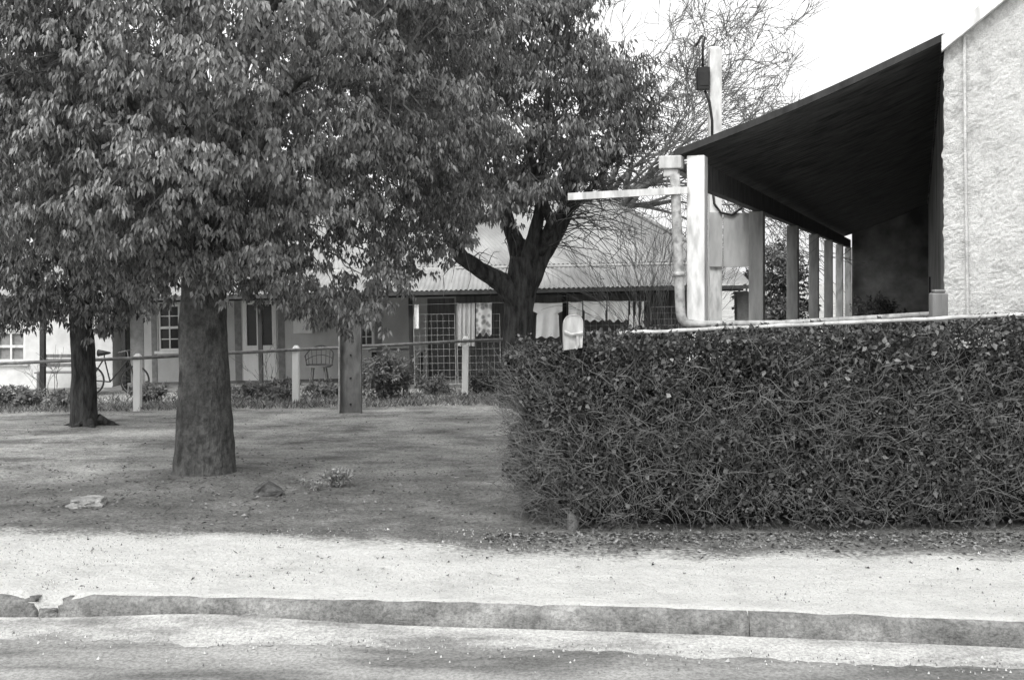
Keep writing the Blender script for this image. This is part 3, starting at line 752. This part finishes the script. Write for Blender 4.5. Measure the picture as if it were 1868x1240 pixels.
# service pole behind the verandah
YP = 16.; q = Vector((PX(1304, YP), YP, g(3, YP))); pole = empty('service_pole', q, 'square white timber service pole rising above the verandah roof', 'pole')
mb = MB(); zt = PZ(85, YP); mb.box(q.x-.088, q.x+.088, YP-.088, YP+.088, q.z-.2, zt-.05); mb.quad((q.x-.088, YP-.088, zt-.05), (q.x+.088, YP-.088, zt-.05), (q.x+.05, YP, zt), (q.x-.05, YP, zt)); mb.quad((q.x+.088, YP+.088, zt-.05), (q.x-.088, YP+.088, zt-.05), (q.x-.05, YP, zt), (q.x+.05, YP, zt))
bevel(mb.build('shaft', M['white'], pole), .008)
mb = MB(); mb.box(q.x-.27, q.x-.10, YP-.16, YP-.0, PZ(166, YP), PZ(126, YP)); mb.box(q.x-.25, q.x-.12, YP-.168, YP-.162, PZ(160, YP), PZ(134, YP)); bevel(mb.build('meter_box', M['black'], pole), .01)
mb = MB(); mb.tube([P(1282, 126, YP-.1), P(1282, 85, YP-.1), P(1286, 68, YP-.1), P(1280, 65, YP-.1), P(1270, 84, YP-.1)], .018, 6); mb.tube([P(1286, 166, YP-.1), P(1294, 185, YP-.1), P(1299, 220, YP-.1), P(1299, 330, YP-.1)], .02, 6)
mb.tube([P(1300, 345, YP-.12), P(1303, 372, YP-.12), P(1315, 388, YP-.16), P(1335, 392, YP-.16), P(1352, 380, YP-.14), P(1356, 372, YP-.14)], .018, 6); mb.build('cable', M['black'], pole, smooth=True)
mb = MB(); x0, x1, z0, z1 = PX(1294, YP-.12), PX(1366, YP-.12), PZ(487, YP-.12), PZ(387, YP-.12); xm = PX(1319, YP-.12)
mb.box(x0, xm-.006, YP-.13, YP-.095, z0, z1); mb.box(xm+.006, x1, YP-.13, YP-.095, z0, z1-.01); bevel(mb.build('board', M['board'], pole), .006)

# ---------------------------------------------------------------- cottage across the yard
CO = Vector((-4, 25, -.5)); cot = empty('verandah_cottage', CO, 'long low cottage with iron roof and verandah across the yard', 'house', ry=-.02)
YW = 26.8
def tz(px, py, Y): return PZ(py, Y)-.02*(PX(px, Y)+4)
def op(x0, x1, y0, y1): return (PX(x0, YW), PX(x1, YW), tz(x0, y1, YW), tz(x0, y0, YW))
FL = -.43; XL, XR = -9.3, 5.1
W1 = op(290, 330, 556, 640); D1 = op(445, 506, 549, 696); W2 = op(655, 683, 562, 632); D1 = (D1[0], D1[1], FL, D1[3])
D2 = (PX(782, YW), PX(832, YW), FL, 1.48); W3 = op(930, 985, 560, 630)
mb = MB(); mb.wall(XL, XR, FL-.2, 2.25, YW, YW+.3, [W1, D1, W2, D2, W3]); mb.box(XL, XL+.3, YW+.3, 33, FL-.2, 2.25); mb.box(XR-.3, XR, YW+.3, 33, FL-.2, 2.25); mb.box(XL+.3, XR-.3, 32.7, 33, FL-.2, 2.25)
mb.build('wall', M['cwall'], cot)
for (a, b) in ((XL-.01, XL+.32), (W1[0]-.16, W1[0]-.03), (W1[1]+.03, W1[1]+.16), (D1[0]-.2, D1[0]-.04), (D1[1]+.04, D1[1]+.2), (W2[0]-.16, W2[0]-.03), (W2[1]+.03, W2[1]+.2)):
    mb = MB(); mb.box(a, b, YW-.012, YW+.1, FL, 2.2); mb.build('quoin', M['quoin'], cot)
mb = MB(); mb.box(PX(835, YW), XR-.5, YW-.02, YW+.02, FL, 2.2)
mb.build('wall_shade_panel', M['midwood'], cot)  # darker sheet added over the wall to paint the verandah's inner shade
def window(o, cols=2, rws=2, mat='fwhite'):
    a, b, c, d = o; mb = MB(); w = .05
    for bx in ((a, a+w, c, d), (b-w, b, c, d), (a+w, b-w, c, c+w), (a+w, b-w, d-w, d), (a+w, b-w, (c+d)/2-.03, (c+d)/2+.03)): mb.box(bx[0], bx[1], YW+.03, YW+.11, bx[2], bx[3])
    for k in range(1, cols):
        x = a+(b-a)*k/cols; mb.box(x-.014, x+.014, YW+.05, YW+.09, c+w, (c+d)/2-.03); mb.box(x-.014, x+.014, YW+.05, YW+.09, (c+d)/2+.03, d-w)
    for k in (1, 3):
        z = c+(d-c)*k/4; mb.box(a+w, b-w, YW+.055, YW+.085, z-.012, z+.012)
    f = mb.build('window', M[mat], cot)
    mb = MB(); mb.box(a+.02, b-.02, YW+.095, YW+.10, c+.02, d-.02); mb.build('pane', M['glass'], f)
    mb = MB(); mb.box(a-.08, b+.08, YW-.06, YW+.028, c-.07, c-.003); mb.build('sill', M['fwhite'], f)
window(W1); window(W2); window(W3)
a, b, c, d = D1; mb = MB(); xm = (a+b)/2
for (x0, x1, z0, z1) in ((a, a+.10, c, d), (b-.10, b, c, d), (a+.10, b-.10, d-.09, d), (xm-.07, xm+.07, c, d-.09), (a+.10, xm-.07, c, c+.85), (xm+.07, b-.10, c, c+.85)): mb.box(x0, x1, YW-.02, YW+.06, z0, z1)
dr = mb.build('double_door', M['fwhite'], cot)
for (x0, x1) in ((a+.06, xm-.03), (xm+.03, b-.06)):
    mb = MB(); mb.box(x0, x1, YW+.045, YW+.05, c+.8, d-.06); mb.build('pane', M['glass'], dr)
mb = MB(); mb.tube([(xm+.02, YW-.02, c+.95), (xm+.02, YW-.07, c+.95)], .025, 8); mb.build('handle', M['black'], dr)
mb = MB(); mb.box(D2[0], D2[1], YW+.06, YW+.1, D2[2], D2[3]); mb.box(D2[0]+.1, D2[1]-.1, YW+.05, YW+.062, D2[2]+1.0, D2[3]-.12); mb.build('door', M['midwood'], cot)
mb = MB(); x0, x1 = PX(540, YW), PX(574, YW); z0, z1 = tz(556, 607, YW), tz(556, 571, YW); mb.box(x0, x1, YW-.2, YW-.003, z0, z1); mb.box(x0-.015, x1+.015, YW-.22, YW-.003, z1+.002, z1+.02); mb.box(x0+.03, x1-.03, YW-.206, YW-.202, z0+.04, z1-.04); mb.build('meter_box', M['fwhite'], cot)
mb = MB(); mb.box(XL-.1, XR+.3, 24.7, YW, FL-.3, FL); mb.build('verandah_floor', M['kerb'], cot)
def croof(mb, x0, x1, pts, pitch=.11, amp=.014, hip=(0, 0)):
    """corrugated sheet running up through (y,z) pts"""
    n = int((x1-x0)/pitch*5); base = len(mb.v); m = len(pts)
    for i in range(n+1):
        for j, (y, z) in enumerate(pts):
            t = j/(m-1); xa = x0+hip[0]*t; xb = x1-hip[1]*t; x = xa+(xb-xa)*i/n
            mb.v.append((x, y, z+amp*math.sin(i/5*2*math.pi)))
    for i in range(n):
        for j in range(m-1):
            a = base+i*m+j; mb.f.append((a, a+m, a+m+1, a+1))
EZ = 1.70
mb = MB(); croof(mb, XL-.3, 5.45, [(24.62, EZ), (25.8, EZ+.27), (27.0, EZ+.52)]); mb.build('verandah_roof', M['iron'], cot, smooth=True)
mb = MB(); croof(mb, XL-.1, XR+.1, [(26.85, EZ+.56), (28.4, EZ+1.45), (30, EZ+2.35)], hip=(0, 2.6))
nb = len(mb.v); croof(mb, XL-.1, XR+.1, [(33.15, EZ+.56), (30, EZ+2.35)], hip=(0, 2.6))
mb.quad((XR+.1, 26.85, EZ+.56), (XR+.1, 33.15, EZ+.56), (XR-2.5, 30, EZ+2.36)); mb.quad((XL+.1, 27, EZ+.3), (XL+.1, 33, EZ+.3), (XL+.1, 30, EZ+2.3))
rf_ = mb.build('roof', M['iron'], cot, smooth=True)
mb = MB(); mb.tube([(XL-.1, 30, EZ+2.4), (XR-2.5, 30, EZ+2.4)], .08, 8); mb.tube([(XR-2.5, 30, EZ+2.4), (XR+.1, 26.85, EZ+.6)], .06, 8); mb.build('ridge_cap', M['iron'], rf_, smooth=True)
mb = MB(); mb.box(XL-.3, 5.45, 24.52, 24.615, EZ-.10, EZ-.02); mb.build('gutter', M['gutterm'], cot)
mb = MB(); mb.box(XL-.2, 5.3, 24.9, 25.0, EZ-.15, EZ-.03); mb.build('beam', M['darkwood'], cot)
for px in (228, 477, 752, 1032, 1180, 1300):
    x = PX(px, 24.95); mb = MB(); w = .045; mb.box(x-w, x+w, 24.9, 24.99, FL, EZ-.16); mb.build('verandah_post', M['darkwood'] if px < 1290 else M['dirtywhite'], cot)
mb = MB(); x = PX(1355, 25.2); mb.box(x-.13, x+.13, 25.0, 25.35, FL-.2, EZ-.17); mb.build('brick_pier', M['quoin'], cot)
def mesh_panel(x0, x1, z0, z1, cx, cz, y=24.86):
    mb = MB(); nx = max(2, int((x1-x0)/cx)); nz_ = max(2, int((z1-z0)/cz))
    for i in range(nx+1):
        x = x0+(x1-x0)*i/nx; mb.tube([(x, y, z0), (x, y, z1)], .0036 if 0 < i < nx else .008, 4)
    for j in range(nz_+1):
        z = z0+(z1-z0)*j/nz_; mb.tube([(x0, y, z), (x1, y, z)], .0036 if 0 < j < nz_ else .008, 4)
    return mb.build('wire_mesh', M['wire'], cot)
mesh_panel(PX(757, 24.86), PX(832, 24.86), FL, tz(800, 573, 24.86), .13, .15); mesh_panel(PX(836, 24.86), PX(914, 24.86), FL, tz(880, 573, 24.86), .13, .15)
mesh_panel(PX(1068, 24.86), PX(1145, 24.86), FL, tz(1100, 582, 24.86), .13, .13); mesh_panel(PX(1190, 24.86), PX(1240, 24.86), FL, tz(1200, 560, 24.86), .13, .13)
# whitewashed house at left
wl_ = Vector((-12.8, 27, -.68)); wh = empty('whitewashed_house', wl_, 'bright whitewashed house with sash window at far left', 'house')
mb = MB(); Y2 = 26.4; wa = (PX(-8, Y2), PX(46, Y2), PZ(660, Y2), PZ(604, Y2)); mb.wall(-17, -9.62, -.85, 1.3, Y2, Y2+.3, [wa]); mb.box(-9.92, -9.62, Y2+.3, 32, -.85, 1.3); mb.build('wall', M['wwall'], wh)
a, b, c, d = wa; mb = MB(); w = .06
for bx in ((a, a+w, c, d), (b-w, b, c, d), (a+w, b-w, c, c+w), (a+w, b-w, d-w, d), (a+w, b-w, (c+d)/2-.03, (c+d)/2+.03), ((a+b)/2-.02, (a+b)/2+.02, c+w, (c+d)/2-.03), ((a+b)/2-.02, (a+b)/2+.02, (c+d)/2+.03, d-w)): mb.box(bx[0], bx[1], Y2+.03, Y2+.11, bx[2], bx[3])
f = mb.build('window', M['white'], wh); mb = MB(); mb.box(a+.02, b-.02, Y2+.095, Y2+.1, c+.02, d-.02); mb.build('pane', M['quoin'], f)
mb = MB(); mb.box(a-.1, b+.1, Y2-.07, Y2+.028, c-.09, c-.003); mb.build('sill', M['dirtywhite'], f)
mb = MB(); croof(mb, -17.2, -9.5, [(26.2, 1.33), (29.2, 2.9)]); croof(mb, -17.2, -9.5, [(32.2, 1.33), (29.2, 2.9)]); mb.build('roof', M['iron'], wh, smooth=True)
x = PX(78, 24.5); mb = MB(); zb = g(x, 24.5); mb.box(x-.055, x+.055, 24.45, 24.56, zb-.2, 1.5)
tag(bevel(mb.build('timber_post', M['darkwood'], loc=(x, 24.5, zb))), 'dark upright timber post before the whitewashed wall', 'post')

# laundry on a line just under the eave
YC = 24.74
def lz(px): return PZ(np.interp(px, [745, 900, 1000, 1100, 1200], [556, 552, 553, 549, 550]), YC)
mb = MB(); mb.tube([(PX(px, YC), YC, lz(px)) for px in range(745, 1201, 20)], .006, 4); tag(mb.build('clothes_line', M['wire'], loc=(PX(745, YC), YC, lz(745))), 'thin clothes line strung across the cottage verandah', 'clothes line')
def cloth(name, x0, x1, y1, mat, label, cat, prof=None, hem=0, folds=3, amp=.03, group=None, dy=0):
    mb = MB(); zt = lz((x0+x1)/2); zb = PZ(y1, YC); ph = random.random()*6; X0, X1 = PX(x0, YC), PX(x1, YC)
    def fn(u, v):
        wl0, wr0 = (0, 1) if prof is None else prof(v)
        x = X0+(X1-X0)*(wl0+(wr0-wl0)*u); z = zt+.012+(zb-zt)*v*(1+hem*math.sin(u*math.pi*5+ph)*(v > .6))-.02*math.sin(u*math.pi)*(1-v)
        y = YC-.012+dy+amp*(.3+v)*math.sin(u*folds*2*math.pi+ph+v)+.01*noise.noise((u*4, v*4, x0))
        return (x, y, z)
    mb.grid(fn, 24, 16); return tag(mb.build(name, M[mat], loc=((X0+X1)/2, YC, zt), smooth=True), label, cat, group)
shirt = lambda v: (-.0, 1.0) if v < .28 else ((.16, .84) if v < .36 else (.14-.04*v, .86+.04*v))
cloth('striped_towel', 833, 866, 632, 'stripe', 'long striped towel hanging by the wire mesh', 'towel', folds=4, amp=.035)
cloth('patterned_towel', 868, 897, 611, 'pattern', 'patterned towel with wavy hem on the line', 'towel', hem=.06, folds=1.5)
cloth('white_shirt', 972, 1026, 616, 'cloth', 'large white shirt hanging right of the forked trunk', 'shirt', shirt, .03, 2)
cloth('white_cloth', 1037, 1062, 577, 'cloth', 'small white cloth right of the large white shirt', 'cloth', hem=.05, folds=1.5)
cloth('white_vest', 1064, 1106, 586, 'cloth', 'white vest hanging in middle of the right line', 'vest', lambda v: (.0, 1) if v < .5 else (.06, .95), .06, 2)
cloth('white_pillowcase', 1108, 1146, 586, 'cloth', 'white pillowcase hanging beside the three socks', 'pillowcase', None, .08, 2.5)
sock = lambda v: (.3, .7) if v < .55 else (.1, .75)
for k, s in enumerate(('left', 'middle', 'right')):
    cloth('white_sock', 1146+k*10, 1158+k*10, 598+k % 2*4, 'cloth', f'small white sock, {s} one of the three on the line', 'sock', sock, 0, 1, .01, 'socks hung on the clothes line')
cloth('face_cloth', 756, 764, 600, 'cloth', 'narrow white cloth at left end of the line', 'cloth', folds=1, amp=.02)

# ---------------------------------------------------------------- fence, steel column
fps = [(-60, 20.0, 655), (251, 20.0, 645), (540, 21.0, 630), (848, 22.2, 613)]
x0 = PX(251, 20); fence = empty('pipe_rail_fence', (x0, 20, g(x0, 20)), 'white post fence with one pipe rail before the cottage', 'fence')
for px, Y, pt in fps:
    x = PX(px, Y); w = .064; zt = PZ(pt, Y); mb = MB(); lean = random.uniform(-.02, .02)
    zb = g(x, Y)-.2
    def sec(z, w): return [(x-w+lean*(z-zb), Y-w, z), (x+w+lean*(z-zb), Y-w, z), (x+w+lean*(z-zb), Y+w, z), (x-w+lean*(z-zb), Y+w, z)]
    for z, ww in ((zb, w), (zt-.05, w), (zt, w*.5)): mb.v += sec(z, ww)
    for j in range(2):
        for i in range(4): a = j*4+i; b = j*4+(i+1) % 4; mb.f.append((a, b, b+4, a+4))
    mb.f.append((8, 9, 10, 11)); bevel(mb.build('post', M['fwhite'], fence), .008)
rp = [(-140, 19.9, 668), (0, 19.93, 663), (251, 19.93, 653), (400, 20.4, 645), (540, 20.93, 638), (700, 21.5, 630), (848, 22.13, 622), (930, 22.4, 619)]
mb = MB(); mb.tube([P(a_, c_, b_) for a_, b_, c_ in rp], .030, 8); mb.build('rail', M['railm'], fence, smooth=True)
c = gp(639, 753); YS = c.y; st = empty('steel_column', c, 'grey channel section steel column standing in the yard', 'column')
x0, x1 = PX(619, YS), PX(660, YS); z0, z1 = c.z-.2, PZ(560, YS)
mb = MB(); mb.box(x0+.022, x1-.022, YS+.02, YS+.04, z0, z1); mb.build('web', M['steel'], st)
mb = MB(); mb.box(x0, x0+.02, YS-.1, YS+.06, z0, z1); bevel(mb.build('flange', M['pipe'], st), .004)
mb = MB(); mb.box(x1-.02, x1, YS-.1, YS+.06, z0, z1); bevel(mb.build('flange', M['steel'], st), .004)
for z in (.15, .6, 1.0):
    mb = MB(); mb.tube([((x0+x1)/2, YS+.02, c.z+z), ((x0+x1)/2, YS-.005, c.z+z)], .018, 6); mb.build('bolt', M['black'], st)

# ---------------------------------------------------------------- things on and before the verandah
def fz(x): return FL+.02*(x+4)
# bicycle
Yb = 24.35; bx = PX(205, Yb); bz_ = g(bx, Yb); bk = empty('bicycle', (bx, Yb, bz_), 'old dark bicycle parked at left end of the verandah', 'bicycle')
for sx in (-.5, .5):
    c = (bx+sx, Yb, bz_+.33); mb = MB(); mb.ring(c, .315, .018); w_ = mb.build('wheel', M['rubber'], bk, smooth=True); mb = MB()
    mb.ring(c, .295, .009, m=4)
    for k in range(14):
        a = k*2*math.pi/14; mb.tube([c, (c[0]+.29*math.cos(a), Yb, c[2]+.29*math.sin(a))], .003, 3, False)
    mb.build('rim', M['railm'], w_)
mb = MB(); A = Vector((bx-.5, Yb, bz_+.33)); Bp = Vector((bx-.05, Yb, bz_+.3)); Cp = Vector((bx-.18, Yb, bz_+.82)); D = Vector((bx+.36, Yb, bz_+.8)); E = Vector((bx+.5, Yb, bz_+.33))
for p, q in ((A, Bp), (Bp, Cp), (A, Cp), (Cp, D), (Bp, D), (D, E)): mb.tube([p, q], .017, 6)
mb.build('frame', M['black'], bk)
mb = MB(); mb.tube([D, D+Vector((-.03, 0, .18))], .013, 6); mb.tube([D+Vector((-.15, -.25, .16)), D+Vector((0, -.2, .2)), D+Vector((0, .2, .2)), D+Vector((-.15, .25, .16))], .012, 6); mb.build('handlebar', M['railm'], bk)
mb = MB(); mb.tube([Cp, Cp+Vector((0, 0, .1))], .014, 6); mb.tube([Cp+Vector((-.14, 0, .12)), Cp+Vector((-.02, 0, .12)), Cp+Vector((.14, 0, .12))], [.08, .055, .02], 8); mb.build('saddle', M['black'], bk, smooth=True)
# bench by the white wall
Yb = 25.6; bx = PX(108, Yb); b0 = -.62; bn = empty('slatted_bench', (bx, Yb, b0), 'slatted timber bench against the whitewashed wall', 'bench')
mb = MB()
for k in range(4): mb.box(bx-.5, bx+.5, Yb-.2+k*.1, Yb-.12+k*.1, b0+.43, b0+.46)
mb.build('seat', M['greywood'], bn); mb = MB()
for k in range(3): mb.box(bx-.5, bx+.5, Yb+.21, Yb+.235, b0+.55+k*.11, b0+.63+k*.11)
mb.build('backrest', M['greywood'], bn)
for sx in (-.42, .42):
    for sy in (-.15, .17):
        mb = MB(); mb.box(bx+sx-.03, bx+sx+.03, Yb+sy-.03, Yb+sy+.03, b0-.1, b0+(.428 if sy < 0 else .85)); mb.build('leg', M['greywood'], bn)
# open cane chair
Yb = 25.7; bx = PX(582, Yb); b0 = fz(bx); ch = empty('cane_chair', (bx, Yb, b0), 'open round backed cane chair on verandah by the steel column', 'chair')
mb = MB()
def bk_(u, v): return (bx+.3*math.sin((u-.5)*3.6)*(1+.12*v), Yb+.05+.26*math.cos((u-.5)*3.6), b0+.42+v*.44*(.45+.55*math.cos((u-.5)*3.0)**2))
for v in (0, .5, 1): mb.tube([bk_(i/20, v) for i in range(21)], .016 if v != .5 else .009, 6)
for i in range(0, 21, 2): mb.tube([bk_(i/20, v) for v in (0, .33, .66, 1)], .008, 5)
mb.build('backrest', M['wicker'], ch, smooth=True)
mb = MB(); mb.tube([(bx, Yb, b0+.38), (bx, Yb, b0+.42)], .28, 20); mb.build('seat', M['wicker'], ch)
for k in range(4):
    a = .785+k*1.571; mb = MB(); mb.tube([(bx+.2*math.cos(a), Yb+.2*math.sin(a), b0+.38), (bx+.27*math.cos(a), Yb+.27*math.sin(a), b0)], .018, 6); mb.build('leg', M['wicker'], ch)
# table
Yb = 25.9; bx = PX(725, Yb); b0 = fz(bx); tb = empty('verandah_table', (bx, Yb, b0), 'dark timber table on the verandah behind leafy bush', 'table')
mb = MB(); mb.box(bx-.65, bx+.65, Yb-.3, Yb+.3, b0+.7, b0+.74); mb.build('tabletop', M['greywood'], tb)
for sx in (-.55, .55):
    for sy in (-.22, .22):
        mb = MB(); mb.box(bx+sx-.03, bx+sx+.03, Yb+sy-.03, Yb+sy+.03, b0, b0+.698); mb.build('leg', M['darkwood'], tb)

# ---------------------------------------------------------------- light, sky, camera
EL, AZ = 52, 206      # sun behind the camera, to the left (compass style, from +Y clockwise)
w = bpy.data.worlds.new('World'); scn.world = w; w.use_nodes = True; nt = w.node_tree; nt.nodes.clear()
out = nt.nodes.new('ShaderNodeOutputWorld'); bg = nt.nodes.new('ShaderNodeBackground'); sky = nt.nodes.new('ShaderNodeTexSky'); bw = nt.nodes.new('ShaderNodeRGBToBW'); ad = nt.nodes.new('ShaderNodeMath'); ad.operation = 'ADD'; ad.inputs[1].default_value = 6.0   # white overcast over the sky
sky.sky_type = 'NISHITA'; sky.sun_disc = False; sky.sun_elevation = R(EL); sky.sun_rotation = R(AZ); sky.air_density = 1.5; sky.dust_density = 6
nt.links.new(sky.outputs[0], bw.inputs[0]); nt.links.new(bw.outputs[0], ad.inputs[0]); nt.links.new(ad.outputs[0], bg.inputs['Color']); bg.inputs['Strength'].default_value = .15; nt.links.new(bg.outputs[0], out.inputs[0])
sd = bpy.data.lights.new('sun', 'SUN'); sd.energy = 1.5; sd.angle = R(10); sd.color = (1, .995, .98)
so = bpy.data.objects.new('sun', sd); col.objects.link(so)
dirv = Vector((math.sin(R(AZ))*math.cos(R(EL)), math.cos(R(AZ))*math.cos(R(EL)), math.sin(R(EL))))
so.rotation_euler = (-dirv).to_track_quat('-Z', 'Y').to_euler(); so.location = (0, 0, 20)
cd = bpy.data.cameras.new('camera'); cam = bpy.data.objects.new('camera', cd); col.objects.link(cam)
cam.location = (0, 0, HC); cam.rotation_euler = (R(90), 0, 0); cd.sensor_width = 36; cd.lens = F/1868*36; cd.shift_y = -(620-HY)/1868; cd.clip_end = 1500; cd.clip_start = .1
scn.camera = cam
scn.view_settings.view_transform = 'Standard'; scn.view_settings.look = 'None'; scn.view_settings.exposure = 0
